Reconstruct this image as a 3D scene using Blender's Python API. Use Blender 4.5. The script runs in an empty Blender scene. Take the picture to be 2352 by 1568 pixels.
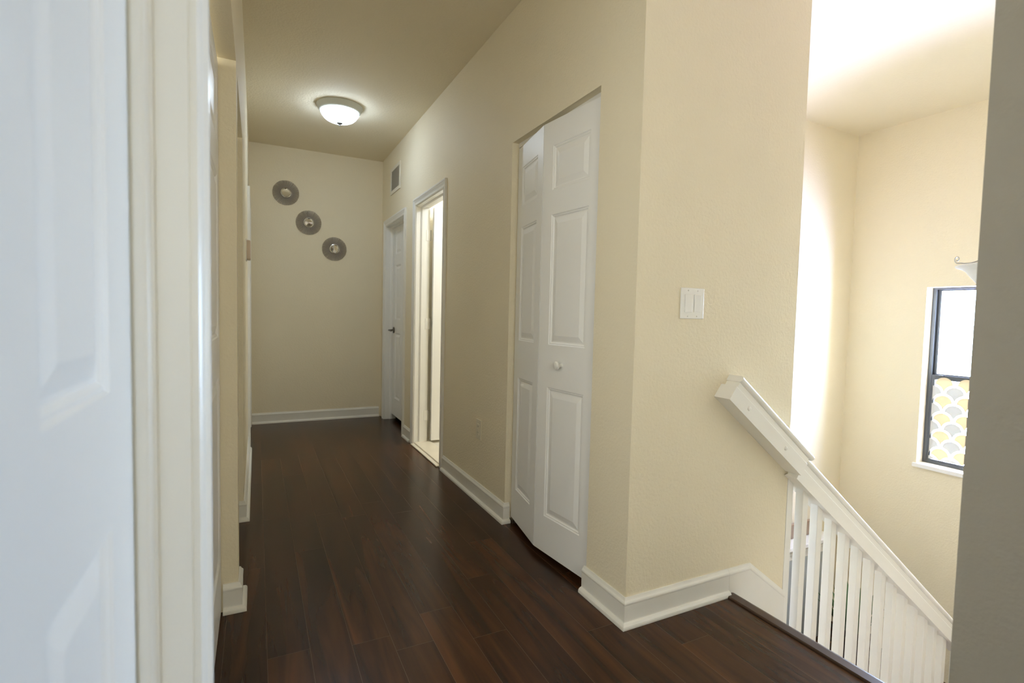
import bpy, bmesh, math, random
from mathutils import Vector, Matrix
random.seed(7)
scene = bpy.context.scene
COL = scene.collection
PI = math.pi

# ------------------------------------------------------------------ measures
W = 1.187          # hall right wall face
LW = -0.063        # hall left wall face
EY = 5.497         # end wall face
H = 2.68           # ceiling
SY = 1.4145        # switch wall face
XE = 2.055         # free end of the switch wall
CX, CY = 4.54, 2.645   # stairwell corner
PY = 0.468         # end of the near right wall
NX = 1.735         # floor edge / stair nosing
ZB = -3.05         # lower floor

# light levels
SKY, GROUND, FARBAND, REAR, LEFT = 42.0, 67.0, 51.5, 13.5, 4.2
BATH, DOME = 42.0, 27.0
# ------------------------------------------------------------------ materials
def new_mat(name):
    m = bpy.data.materials.new(name); m.use_nodes = True
    nt = m.node_tree
    return m, nt, nt.nodes['Principled BSDF']

def simple(name, col, rough=0.5, metal=0.0, spec=0.5, bump=None, vary=0.0):
    m, nt, b = new_mat(name)
    b.inputs['Base Color'].default_value = (*col, 1)
    b.inputs['Roughness'].default_value = rough
    b.inputs['Metallic'].default_value = metal
    b.inputs['Specular IOR Level'].default_value = spec
    tc = nt.nodes.new('ShaderNodeTexCoord')
    if vary:
        n = nt.nodes.new('ShaderNodeTexNoise'); n.inputs['Scale'].default_value = 9; n.inputs['Detail'].default_value = 4
        nt.links.new(tc.outputs['Object'], n.inputs['Vector'])
        mx = nt.nodes.new('ShaderNodeMix'); mx.data_type = 'RGBA'
        mx.inputs[6].default_value = (*[c * (1 - vary) for c in col], 1)
        mx.inputs[7].default_value = (*[min(1, c * (1 + vary)) for c in col], 1)
        nt.links.new(n.outputs['Fac'], mx.inputs[0]); nt.links.new(mx.outputs[2], b.inputs['Base Color'])
    if bump:
        sc, st, dist, stretch = bump
        mp = nt.nodes.new('ShaderNodeMapping'); mp.inputs['Scale'].default_value = stretch
        nt.links.new(tc.outputs['Object'], mp.inputs['Vector'])
        n = nt.nodes.new('ShaderNodeTexNoise'); n.inputs['Scale'].default_value = sc
        n.inputs['Detail'].default_value = 3; n.inputs['Roughness'].default_value = .55
        nt.links.new(mp.outputs['Vector'], n.inputs['Vector'])
        bp = nt.nodes.new('ShaderNodeBump'); bp.inputs['Strength'].default_value = st; bp.inputs['Distance'].default_value = dist
        nt.links.new(n.outputs['Fac'], bp.inputs['Height']); nt.links.new(bp.outputs['Normal'], b.inputs['Normal'])
    return m

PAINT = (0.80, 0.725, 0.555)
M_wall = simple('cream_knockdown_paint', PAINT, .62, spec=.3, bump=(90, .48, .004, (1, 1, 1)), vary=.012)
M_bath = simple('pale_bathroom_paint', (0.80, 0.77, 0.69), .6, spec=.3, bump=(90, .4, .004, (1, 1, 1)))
M_near = simple('shade_darkened_knockdown_paint', (0.46, 0.43, 0.355), .62, spec=.3, bump=(85, .32, .004, (1, 1, 1)), vary=.012)  # wall paint darkened and greyed in colour to stand in for shade
M_ceil = simple('cream_ceiling_paint', (0.79, 0.715, 0.555), .8, spec=.2, bump=(80, .6, .004, (1, 1, 1)))
M_white = simple('white_semigloss_trim', (0.80, 0.79, 0.755), .32, bump=(30, .05, .002, (1, 1, 1)), vary=.015)
M_base = simple('white_scuffed_baseboard', (0.78, 0.765, 0.71), .38, bump=(25, .08, .002, (1, 1, 1)), vary=.05)
M_door = simple('white_woodgrain_door', (0.86, 0.86, 0.85), .38, bump=(60, .10, .0015, (1, 1, .06)))
M_rail = simple('white_painted_rail', (0.82, 0.805, 0.75), .28, vary=.01)
M_plate = simple('white_switch_plastic', (0.84, 0.83, 0.80), .25)
M_ivory = simple('ivory_outlet_plastic', (0.74, 0.69, 0.55), .3)
M_dark = simple('dark_slot', (0.02, 0.018, 0.015), .6)
M_thermo = simple('beige_thermostat_plastic', (0.62, 0.50, 0.40), .4)
M_nickel = simple('brushed_nickel', (0.50, 0.48, 0.44), .32, metal=1)
M_pewter = simple('pewter_metal', (0.53, 0.48, 0.42), .48, metal=.35)
M_lever = simple('dark_bronze_lever', (0.16, 0.14, 0.115), .35, metal=.8)
M_silver = simple('silver_bead_frame', (0.62, 0.60, 0.56), .25, metal=1)
M_mirror = simple('mirror_glass', (0.88, 0.88, 0.86), .04, metal=1)
M_pan = simple('satin_nickel_pan', (0.60, 0.61, 0.56), .5, metal=.1)
M_bronze = simple('dark_bronze_window_frame', (0.085, 0.092, 0.10), .35, metal=.3)
M_sill = simple('white_marble_sill', (0.82, 0.81, 0.80), .2, vary=.04)
M_tile = simple('cream_bathroom_tile', (0.78, 0.73, 0.64), .3, vary=.05)
M_thresh = simple('tan_marble_threshold', (0.76, 0.69, 0.56), .3, vary=.08)
M_brown = simple('brown_board', (0.30, 0.22, 0.16), .5, vary=.1)
M_grey = simple('grey_panel', (0.42, 0.45, 0.45), .5, vary=.03)
M_pot = simple('dark_clay_pot', (0.05, 0.035, 0.03), .6)
M_leaf = simple('green_leaf', (0.06, 0.16, 0.05), .45, vary=.3)
M_vent = simple('grey_vent_louvre', (0.62, 0.60, 0.55), .45)
M_ventframe = simple('cream_vent_frame', (0.76, 0.72, 0.61), .4)
M_ventbox = simple('vent_recess', (0.60, 0.57, 0.51), .8)

M_finial = simple('dull_nickel_finial', (.20, .20, .185), .5, metal=.3)
def emit_mat(name, col, strength, base=(.9, .9, .9)):
    m, nt, b = new_mat(name)
    b.inputs['Base Color'].default_value = (*base, 1); b.inputs['Roughness'].default_value = .3
    b.inputs['Emission Color'].default_value = (*col, 1); b.inputs['Emission Strength'].default_value = strength
    return m
M_glow = emit_mat('lit_frosted_glass', (.84, 1.0, 1.2), DOME)

def translucent(name, col, fac):
    m, nt, b = new_mat(name)
    b.inputs['Base Color'].default_value = (*col, 1); b.inputs['Roughness'].default_value = .35
    t = nt.nodes.new('ShaderNodeBsdfTranslucent'); t.inputs['Color'].default_value = (*col, 1)
    mx = nt.nodes.new('ShaderNodeMixShader'); mx.inputs[0].default_value = fac
    nt.links.new(b.outputs[0], mx.inputs[1]); nt.links.new(t.outputs[0], mx.inputs[2])
    nt.links.new(mx.outputs[0], nt.nodes['Material Output'].inputs['Surface'])
    return m
M_alab = translucent('white_alabaster_glass', (.88, .87, .84), .35)
M_gold = translucent('gold_film', (.78, .66, .45), .10)
M_film = translucent('grey_film', (.60, .59, .55), .10)

def glass_mat():
    m, nt, b = new_mat('window_glass')
    tr = nt.nodes.new('ShaderNodeBsdfTransparent'); tr.inputs['Color'].default_value = (.96, .98, .97, 1)
    gl = nt.nodes.new('ShaderNodeBsdfGlossy'); gl.inputs['Roughness'].default_value = .02
    fr = nt.nodes.new('ShaderNodeFresnel'); fr.inputs['IOR'].default_value = 1.45
    mx = nt.nodes.new('ShaderNodeMixShader')
    ge = nt.nodes.new('ShaderNodeNewGeometry')
    ml = nt.nodes.new('ShaderNodeMath'); ml.operation = 'MULTIPLY_ADD'   # reflect at the outer face only
    nt.links.new(ge.outputs['Backfacing'], ml.inputs[0]); ml.inputs[1].default_value = -1; ml.inputs[2].default_value = 1
    m2 = nt.nodes.new('ShaderNodeMath'); m2.operation = 'MULTIPLY'; nt.links.new(fr.outputs[0], m2.inputs[0]); nt.links.new(ml.outputs[0], m2.inputs[1])
    nt.links.new(m2.outputs[0], mx.inputs[0]); nt.links.new(tr.outputs[0], mx.inputs[1]); nt.links.new(gl.outputs[0], mx.inputs[2])
    nt.links.new(mx.outputs[0], nt.nodes['Material Output'].inputs['Surface'])
    return m
M_glass = glass_mat()

def floor_mat():
    m, nt, b = new_mat('dark_laminate_planks')
    N = nt.nodes.new; L = nt.links.new
    def math_(op, a, b_=None, c=None):
        n = N('ShaderNodeMath'); n.operation = op
        for i, v in enumerate((a, b_, c)):
            if v is None: continue
            if isinstance(v, (int, float)): n.inputs[i].default_value = v
            else: L(v, n.inputs[i])
        return n.outputs[0]
    tc = N('ShaderNodeTexCoord'); sp = N('ShaderNodeSeparateXYZ'); L(tc.outputs['Object'], sp.inputs[0])
    x, y = sp.outputs[0], sp.outputs[1]
    u = math_('DIVIDE', math_('ADD', x, -0.663 + 1.27), .127)
    pi_ = math_('FLOOR', u); fu = math_('FRACT', u)
    wn = N('ShaderNodeTexWhiteNoise'); wn.noise_dimensions = '1D'; L(pi_, wn.inputs['W'])
    v = math_('DIVIDE', math_('ADD', y, math_('MULTIPLY', wn.outputs['Value'], 1.2)), 1.2)
    vi = math_('FLOOR', v); fv = math_('FRACT', v)
    cmb = N('ShaderNodeCombineXYZ'); L(pi_, cmb.inputs[0]); L(vi, cmb.inputs[1])
    wn2 = N('ShaderNodeTexWhiteNoise'); wn2.noise_dimensions = '3D'; L(cmb.outputs[0], wn2.inputs['Vector'])
    # grain
    off = N('ShaderNodeVectorMath'); off.operation = 'SCALE'; L(wn2.outputs['Color'], off.inputs[0]); off.inputs['Scale'].default_value = 7
    add = N('ShaderNodeVectorMath'); add.operation = 'ADD'; L(tc.outputs['Object'], add.inputs[0]); L(off.outputs[0], add.inputs[1])
    mp = N('ShaderNodeMapping'); mp.inputs['Scale'].default_value = (7, .55, 1); L(add.outputs[0], mp.inputs['Vector'])
    n1 = N('ShaderNodeTexNoise'); n1.inputs['Scale'].default_value = 2.2; n1.inputs['Detail'].default_value = 5; n1.inputs['Distortion'].default_value = .8
    L(mp.outputs[0], n1.inputs['Vector'])
    mp2 = N('ShaderNodeMapping'); mp2.inputs['Scale'].default_value = (90, 3, 1); L(add.outputs[0], mp2.inputs['Vector'])
    n2 = N('ShaderNodeTexNoise'); n2.inputs['Scale'].default_value = 3; n2.inputs['Detail'].default_value = 3; L(mp2.outputs[0], n2.inputs['Vector'])
    cr = N('ShaderNodeValToRGB'); e = cr.color_ramp.elements
    e[0].position = .28; e[0].color = (.020, .0090, .0040, 1)
    e[1].position = .75; e[1].color = (.100, .036, .0130, 1)
    k = e.new(.5); k.color = (.050, .0205, .0086, 1)
    L(math_('ADD', math_('MULTIPLY', n1.outputs['Fac'], .95), math_('MULTIPLY', n2.outputs['Fac'], .05)), cr.inputs[0])
    val = N('ShaderNodeHueSaturation'); L(cr.outputs[0], val.inputs['Color'])
    L(math_('ADD', math_('MULTIPLY', wn2.outputs['Value'], .5), .75), val.inputs['Value'])
    # seams, lightened to paint in the light their bevels catch
    du = math_('MULTIPLY', math_('MINIMUM', fu, math_('SUBTRACT', 1, fu)), .127)
    dv = math_('MULTIPLY', math_('MINIMUM', fv, math_('SUBTRACT', 1, fv)), 1.2)
    seam = math_('LESS_THAN', math_('MINIMUM', du, dv), .0006)
    mx = N('ShaderNodeMix'); mx.data_type = 'RGBA'
    L(math_('MULTIPLY', seam, .5), mx.inputs[0]); L(val.outputs[0], mx.inputs[6]); mx.inputs[7].default_value = (.17, .115, .08, 1)
    L(mx.outputs[2], b.inputs['Base Color'])
    b.inputs['Roughness'].default_value = .27
    b.inputs['Specular IOR Level'].default_value = .27
    bp = N('ShaderNodeBump'); bp.inputs['Strength'].default_value = .08; bp.inputs['Distance'].default_value = .001
    L(math_('MULTIPLY', seam, -1.0), bp.inputs['Height']); L(bp.outputs[0], b.inputs['Normal'])
    return m
M_floor = floor_mat()
M_tread = simple('beige_stair_carpet', (.58, .51, .42), .9, spec=.1, bump=(220, .3, .004, (1, 1, 1)), vary=.06)
M_nose = simple('dark_wood_nosing', (.050, .025, .014), .33, vary=.15)

# ------------------------------------------------------------------ helpers
def link(name, verts, faces, m, parent=None, smooth=False, bevel=0, mats=None, fmat=None, segs=2):
    me = bpy.data.meshes.new(name); me.from_pydata([tuple(v) for v in verts], [], faces)
    bm = bmesh.new(); bm.from_mesh(me)
    bmesh.ops.recalc_face_normals(bm, faces=bm.faces)
    if bevel:
        ed = [e for e in bm.edges if e.is_manifold and e.calc_face_angle(0) > .6]
        bmesh.ops.bevel(bm, geom=ed, offset=bevel, segments=segs, affect='EDGES', profile=.5)
    bm.to_mesh(me); bm.free()
    for mm in (mats or [m]): me.materials.append(mm)
    if fmat:
        for p, i in zip(me.polygons, fmat): p.material_index = i
    if smooth:
        for p in me.polygons: p.use_smooth = True
        try: me.set_sharp_from_angle(angle=math.radians(38))
        except Exception: pass
    o = bpy.data.objects.new(name, me); COL.objects.link(o)
    if parent is not None: o.parent = parent
    return o

def tag(o, label=None, cat=None, group=None, kind=None):
    if label: o['label'] = label
    if cat: o['category'] = cat
    if group: o['group'] = group
    if kind: o['kind'] = kind
    return o

def empty(name, loc=(0, 0, 0), rz=0, **k):
    o = bpy.data.objects.new(name, None); COL.objects.link(o); o.empty_display_size = .05
    o.location = loc; o.rotation_euler = (0, 0, rz)
    return tag(o, **k)

BF = [(0, 1, 2, 3), (7, 6, 5, 4), (0, 4, 5, 1), (1, 5, 6, 2), (2, 6, 7, 3), (3, 7, 4, 0)]
def bv(x0, x1, y0, y1, z0, z1):
    return [(x0, y0, z0), (x1, y0, z0), (x1, y1, z0), (x0, y1, z0), (x0, y0, z1), (x1, y0, z1), (x1, y1, z1), (x0, y1, z1)]
def box(name, x0, x1, y0, y1, z0, z1, m, parent=None, bevel=0, **k):
    return link(name, bv(x0, x1, y0, y1, z0, z1), BF, m, parent, bevel=bevel, **k)

def multi(name, parts, m, parent=None, **k):
    V, F = [], []
    for v, f in parts:
        b = len(V); V += v; F += [tuple(i + b for i in q) for q in f]
    return link(name, V, F, m, parent, **k)

def cells(us, vs, solid, w0, w1, mp):
    """solid slab made of grid cells; solid(uc, vc) -> bool; mp(u,v,w)->xyz"""
    us, vs = sorted(set(us)), sorted(set(vs))
    nu, nv = len(us) - 1, len(vs) - 1
    S = [[solid((us[i] + us[i + 1]) / 2, (vs[j] + vs[j + 1]) / 2) for j in range(nv)] for i in range(nu)]
    V, idx, F = [], {}, []
    def g(i, j, k):
        if (i, j, k) not in idx:
            idx[(i, j, k)] = len(V); V.append(mp(us[i], vs[j], w1 if k else w0))
        return idx[(i, j, k)]
    def s(i, j): return 0 <= i < nu and 0 <= j < nv and S[i][j]
    for i in range(nu):
        for j in range(nv):
            if not S[i][j]: continue
            for k in (0, 1): F.append((g(i, j, k), g(i + 1, j, k), g(i + 1, j + 1, k), g(i, j + 1, k)))
            if not s(i - 1, j): F.append((g(i, j, 0), g(i, j + 1, 0), g(i, j + 1, 1), g(i, j, 1)))
            if not s(i + 1, j): F.append((g(i + 1, j, 0), g(i + 1, j + 1, 0), g(i + 1, j + 1, 1), g(i + 1, j, 1)))
            if not s(i, j - 1): F.append((g(i, j, 0), g(i + 1, j, 0), g(i + 1, j, 1), g(i, j, 1)))
            if not s(i, j + 1): F.append((g(i, j + 1, 0), g(i + 1, j + 1, 0), g(i + 1, j + 1, 1), g(i, j + 1, 1)))
    return V, F

def wall(name, axis, u0, u1, z0, z1, w0, w1, holes=(), m=None, label=None):
    """axis 'y': runs along y, thickness in x ; axis 'x': runs along x, thickness in y"""
    us = [u0, u1] + [h for q in holes for h in q[:2] if u0 < h < u1]
    vs = [z0, z1] + [h for q in holes for h in q[2:] if z0 < h < z1]
    def solid(u, v): return not any(a < u < b and c < v < d for a, b, c, d in holes)
    mp = (lambda u, v, w: (w, u, v)) if axis == 'y' else (lambda u, v, w: (u, w, v))
    V, F = cells(us, vs, solid, w0, w1, mp)
    return tag(link(name, V, F, m or M_wall), label, 'wall', kind='structure')

def sweep(name, path, prof, mp, m, parent=None, **k):
    """prof (s,t): s along the left normal of the path; mp(px,py,t)->xyz"""
    P = [Vector(p) for p in path]; n = len(P); Nn = []
    for i in range(n - 1):
        d = (P[i + 1] - P[i]).normalized(); Nn.append(Vector((-d.y, d.x)))
    V, F = [], []
    for i in range(n):
        if i == 0: mv = Nn[0]
        elif i == n - 1: mv = Nn[-1]
        else: mv = (Nn[i - 1] + Nn[i]) / (1 + Nn[i - 1].dot(Nn[i]))
        for s, t in prof:
            q = P[i] + mv * s; V.append(mp(q.x, q.y, t))
    c = len(prof)
    for i in range(n - 1):
        for j in range(c):
            a, b = i * c + j, i * c + (j + 1) % c
            F.append((a, b, b + c, a + c))
    F.append(tuple(range(c))); F.append(tuple(range((n - 1) * c, n * c)))
    return link(name, V, F, m, parent, **k)

def lathe(prof, seg=40, centre=(0, 0, 0), axis='z'):
    V, F = [], []
    for r, z in prof:
        for k in range(seg):
            a = 2 * PI * k / seg
            p = (r * math.cos(a), r * math.sin(a), z)
            if axis == 'y': p = (p[0], p[2], p[1])
            if axis == 'x': p = (p[2], p[0], p[1])
            V.append((p[0] + centre[0], p[1] + centre[1], p[2] + centre[2]))
    for i in range(len(prof) - 1):
        for k in range(seg):
            a, b = i * seg + k, i * seg + (k + 1) % seg
            F.append((a, b, b + seg, a + seg))
    if prof[0][0] > 1e-6: F.append(tuple(range(seg)))
    if prof[-1][0] > 1e-6: F.append(tuple(range((len(prof) - 1) * seg, len(prof) * seg)))
    return V, F
def lathe_obj(name, prof, m, parent=None, seg=40, centre=(0, 0, 0), axis='z'):
    prof = [(max(r, 1e-4), z) for r, z in prof]
    V, F = lathe(prof, seg, centre, axis)
    return link(name, V, F, m, parent, smooth=True)

def tube(pts, r, seg=10, r1=None):
    P = [Vector(p) for p in pts]; V, F = [], []
    up = Vector((0, 0, 1)); prev = None
    for i, p in enumerate(P):
        d = (P[min(i + 1, len(P) - 1)] - P[max(i - 1, 0)]).normalized()
        if prev is None:
            a = d.cross(up) if abs(d.dot(up)) < .95 else d.cross(Vector((1, 0, 0)))
        else:
            a = prev - d * prev.dot(d)
        a.normalize(); b = d.cross(a); prev = a
        rr = r if r1 is None else r + (r1 - r) * i / (len(P) - 1)
        for k in range(seg):
            t = 2 * PI * k / seg; V.append(tuple(p + a * math.cos(t) * rr + b * math.sin(t) * rr))
    for i in range(len(P) - 1):
        for k in range(seg):
            x, y = i * seg + k, i * seg + (k + 1) % seg
            F.append((x, y, y + seg, x + seg))
    F.append(tuple(range(seg))); F.append(tuple(range((len(P) - 1) * seg, len(P) * seg)))
    return V, F

# ------------------------------------------------------------------ setting: walls, floors, ceiling
T = .115
wall('wall_left', 'y', -1.7, EY + T, 0, H, LW - T, LW,
     holes=[(.052, .745, -1, 2.03), (.86, 2.092, -1, 1.978), (2.21, 2.985, -1, 1.975), (4.565, 5.345, -1, 2.02)],
     label='long cream left wall of the hallway with closet openings')
wall('wall_end', 'x', -1.0, 3.3, 0, H, EY, EY + T, label='cream wall closing the far end of the hallway')
wall('wall_right', 'y', SY, EY + T, 0, H, W, W + T,
     holes=[(1.660, 2.422, -1, 2.0), (3.482, 4.215, -1, 2.008), (4.56, 5.32, -1, 1.995)],
     label='cream right wall of the hallway with the doors and bifold closet')
wall('wall_stair', 'x', W + T, XE, ZB, H, SY, SY + T, label='lit cream wall with the double switch and the handrail start')
wall('wall_void', 'y', SY + T, CY + T, ZB, H, XE - T, XE, label='cream stairwell side wall behind the switch wall')
wall('wall_back', 'x', W + T, CX + .14, ZB, H, CY, CY + T, label='bright cream stairwell wall facing the camera beyond the railing')
WIN = (1.17, 2.083, .05, 1.392)
wall('wall_window', 'y', .35, CY, ZB, H, CX, CX + .14, holes=[WIN], label='cream stairwell wall with the window and pendant in front')
wall('wall_stair_near', 'x', W + T, CX, ZB, H, PY - T, PY, label='near side wall of the staircase behind the grey foreground wall end')
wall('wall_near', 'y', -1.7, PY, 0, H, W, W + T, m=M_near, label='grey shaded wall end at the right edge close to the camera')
BWIN = (0.0, .50, .95, 2.05)
wall('wall_rear', 'x', -1.0, W, 0, H, -1.7, -1.7 + T, holes=[BWIN], label='hall wall behind the camera')
wall('wall_added_shade_stub', 'x', .74, W, 0, H, -.55, -.44, m=M_near, label='added unseen wall stub keeping rear light off the near right wall')  # added out of view to block rear window light from the near wall
wall('wall_lower', 'y', PY, SY, ZB, -.22, NX - .14, NX - .03, label='cream wall under the top of the stairs')
# bathroom shell behind the open door
wall('wall_bath_far', 'x', W + T, 3.3, 0, H, 4.335, 4.335 + .08, m=M_bath, label='bathroom wall behind the open white door')
LWIN = (.45, 1.55, .80, 2.10)
wall('wall_left_outer', 'y', -1.7 + T, EY, 0, H, -1.0, -.9, holes=[LWIN], label='outer wall of the closets behind the left wall')
wall('wall_bath_side', 'y', CY + T, EY, 0, H, 3.2, 3.3, m=M_bath, label='bathroom side wall opposite its doorway')

def slab(name, us, vs, solid, z0, z1, m, label, cat):
    V, F = cells(us, vs, solid, z0, z1, lambda u, v, w: (u, v, w))
    return tag(link(name, V, F, m), label, cat, kind='structure')
def in_floor(x, y):
    if x < W + .06: return True
    if y > 4.375: return True
    if PY < y < SY: return x < NX - .03
    return SY + .05 < y < CY and x < XE - .05
slab('floor', [-1.0, W + .06, NX - .03, XE - .05, 3.3], [-1.7, PY, SY, SY + .05, CY, 4.375, EY + T], in_floor, -.22, 0, M_floor,
     'dark brown laminate plank floor of the hallway', 'floor')
slab('ceiling', [-1.0, CX + .14], [-1.7, EY + T], lambda x, y: True, H, H + .12, M_ceil, 'cream textured ceiling over hallway and stairwell', 'ceiling')
slab('floor_bathroom', [W + .06, 3.3], [CY + T, 4.335], lambda x, y: True, -.2, .006, M_tile, 'pale tile floor inside the bathroom doorway', 'floor')
slab('floor_lower', [NX - .14, CX + .14], [PY - T, CY + T], lambda x, y: True, ZB - .1, ZB, M_floor, 'dark floor at the bottom of the stairwell', 'floor')

# ------------------------------------------------------------------ baseboards
BH = .105
BP = [(0, 0), (.028, 0), (.028, .006), (.0265, .012), (.021, .018), (.0135, .0205), (.013, .024), (.013, .080), (.0142, .084), (.0142, .088),
      (.0125, .092), (.0085, .097), (.0065, .101), (.005, BH), (0, BH)]
flat = lambda x, y, t: (x, y, t)
def base(name, path, label):
    return tag(sweep(name, path, BP, flat, M_base), label, 'baseboard', kind='structure')
base('baseboard_corner', [(1.705, SY), (W, SY), (W, 1.672)], 'white baseboard wrapping the corner below the light switch')
base('baseboard_right', [(1.212, 2.422), (W, 2.422), (W, 3.424)], 'white baseboard below the outlet between bifold closet and open door')
base('baseboard_right_far', [(W, 4.275), (W, 4.502)], 'short white baseboard between the two far doors on the right')
base('baseboard_end', [(W - .02, EY), (LW + .02, EY)], 'white baseboard along the far end wall')
base('baseboard_left', [(-.112, 2.21), (LW, 2.21), (LW, 2.092), (-.112, 2.092)], 'white baseboard block around the narrow left pier')
base('baseboard_left_far', [(LW, 4.505), (LW, 2.985), (-.112, 2.985)], 'white baseboard below the thermostat on the left wall')

# sloping skirt board beside the first steps (continues the baseboard)
def skirt():
    prof = [(-.16, 0), (-.16, .013), (.080, .013), (.084, .0142), (.088, .0142), (.092, .0125), (.097, .0085), (.101, .0065), (BH, .005), (BH, 0)]
    # path in (x,z): level stub then down the stair slope
    path = [(2.062, -.1985), (1.80, 0), (1.7055, 0)]
    path = path[::-1]
    def sl(x, z, t):
        if x > 1.93: z += (x - 2.0545) * .775; x = 2.0545      # plumb cut at the wall end
        return (x, SY - t, z)
    return tag(sweep('trim_skirt', path, prof, sl, M_base), 'white skirt board sloping down beside the top stairs', 'skirt board', kind='structure')
skirt()

# stair nosing at the floor edge
def nosing():
    prof = [(1.683, -.001), (1.684, .005), (1.688, .0085), (1.722, .0085), (1.731, .006), (NX, -.002), (NX, -.018), (1.728, -.026), (1.712, -.026), (1.712, -.001)]
    V, F = [], []
    for y in (PY + .001, SY - .014):
        for x, z in prof: V.append((x, y, z))
    n = len(prof)
    for j in range(n): F.append((j, (j + 1) % n, n + (j + 1) % n, n + j))
    F += [tuple(range(n)), tuple(range(n, 2 * n))]
    return tag(link('trim_nosing', V, F, M_nose), 'dark wood nosing strip along the top edge of the stairs', 'stair nosing', kind='structure')
nosing()

# ------------------------------------------------------------------ stairs (behind the floor edge)
RISE, RUN = .19, .245
def stairs():
    root = empty('staircase', (NX - .03, PY, 0), label='carpeted staircase with white risers going down behind the floor edge', cat='staircase', kind='structure')
    x0, y0 = 0.0, 0.0
    V, F = [], []
    top = [(0, 0)]
    for i in range(8):
        top.append((i * RUN, -(i + 1) * RISE))
        if i < 7: top.append(((i + 1) * RUN, -(i + 1) * RISE))
    wid = SY - .04 - PY
    for i in range(7):
        xa, xb, z = i * RUN, (i + 1) * RUN, -(i + 1) * RISE
        box('riser', xa, xa + .02, .002, wid, z, z + RISE - (.03 if i == 0 else .028), M_white, root)
        box('tread', xa + .02, xb + .035, .002, wid, z - .028, z, M_tread, root, bevel=.006)
    box('riser', 7 * RUN, 7 * RUN + .02, .002, wid, -8 * RISE, -7 * RISE - .028, M_white, root)
    xl = 7 * RUN + .02
    land = CY - PY - .002
    box('landing', xl, CX - (NX - .03) - .002, .002, land, -8 * RISE - .1, -8 * RISE, M_floor, root)
    yb = SY + .03 - PY
    for i in range(7):
        xa = xl - i * .19
        z = -(9 + i) * RISE
        box('lower_riser', xa - .02, xa, yb, land, z, z + RISE - .028, M_white, root)
        box('lower_tread', xa - .21, xa - .02, yb, land, z - .028, z, M_tread, root, bevel=.006)
stairs()

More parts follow.
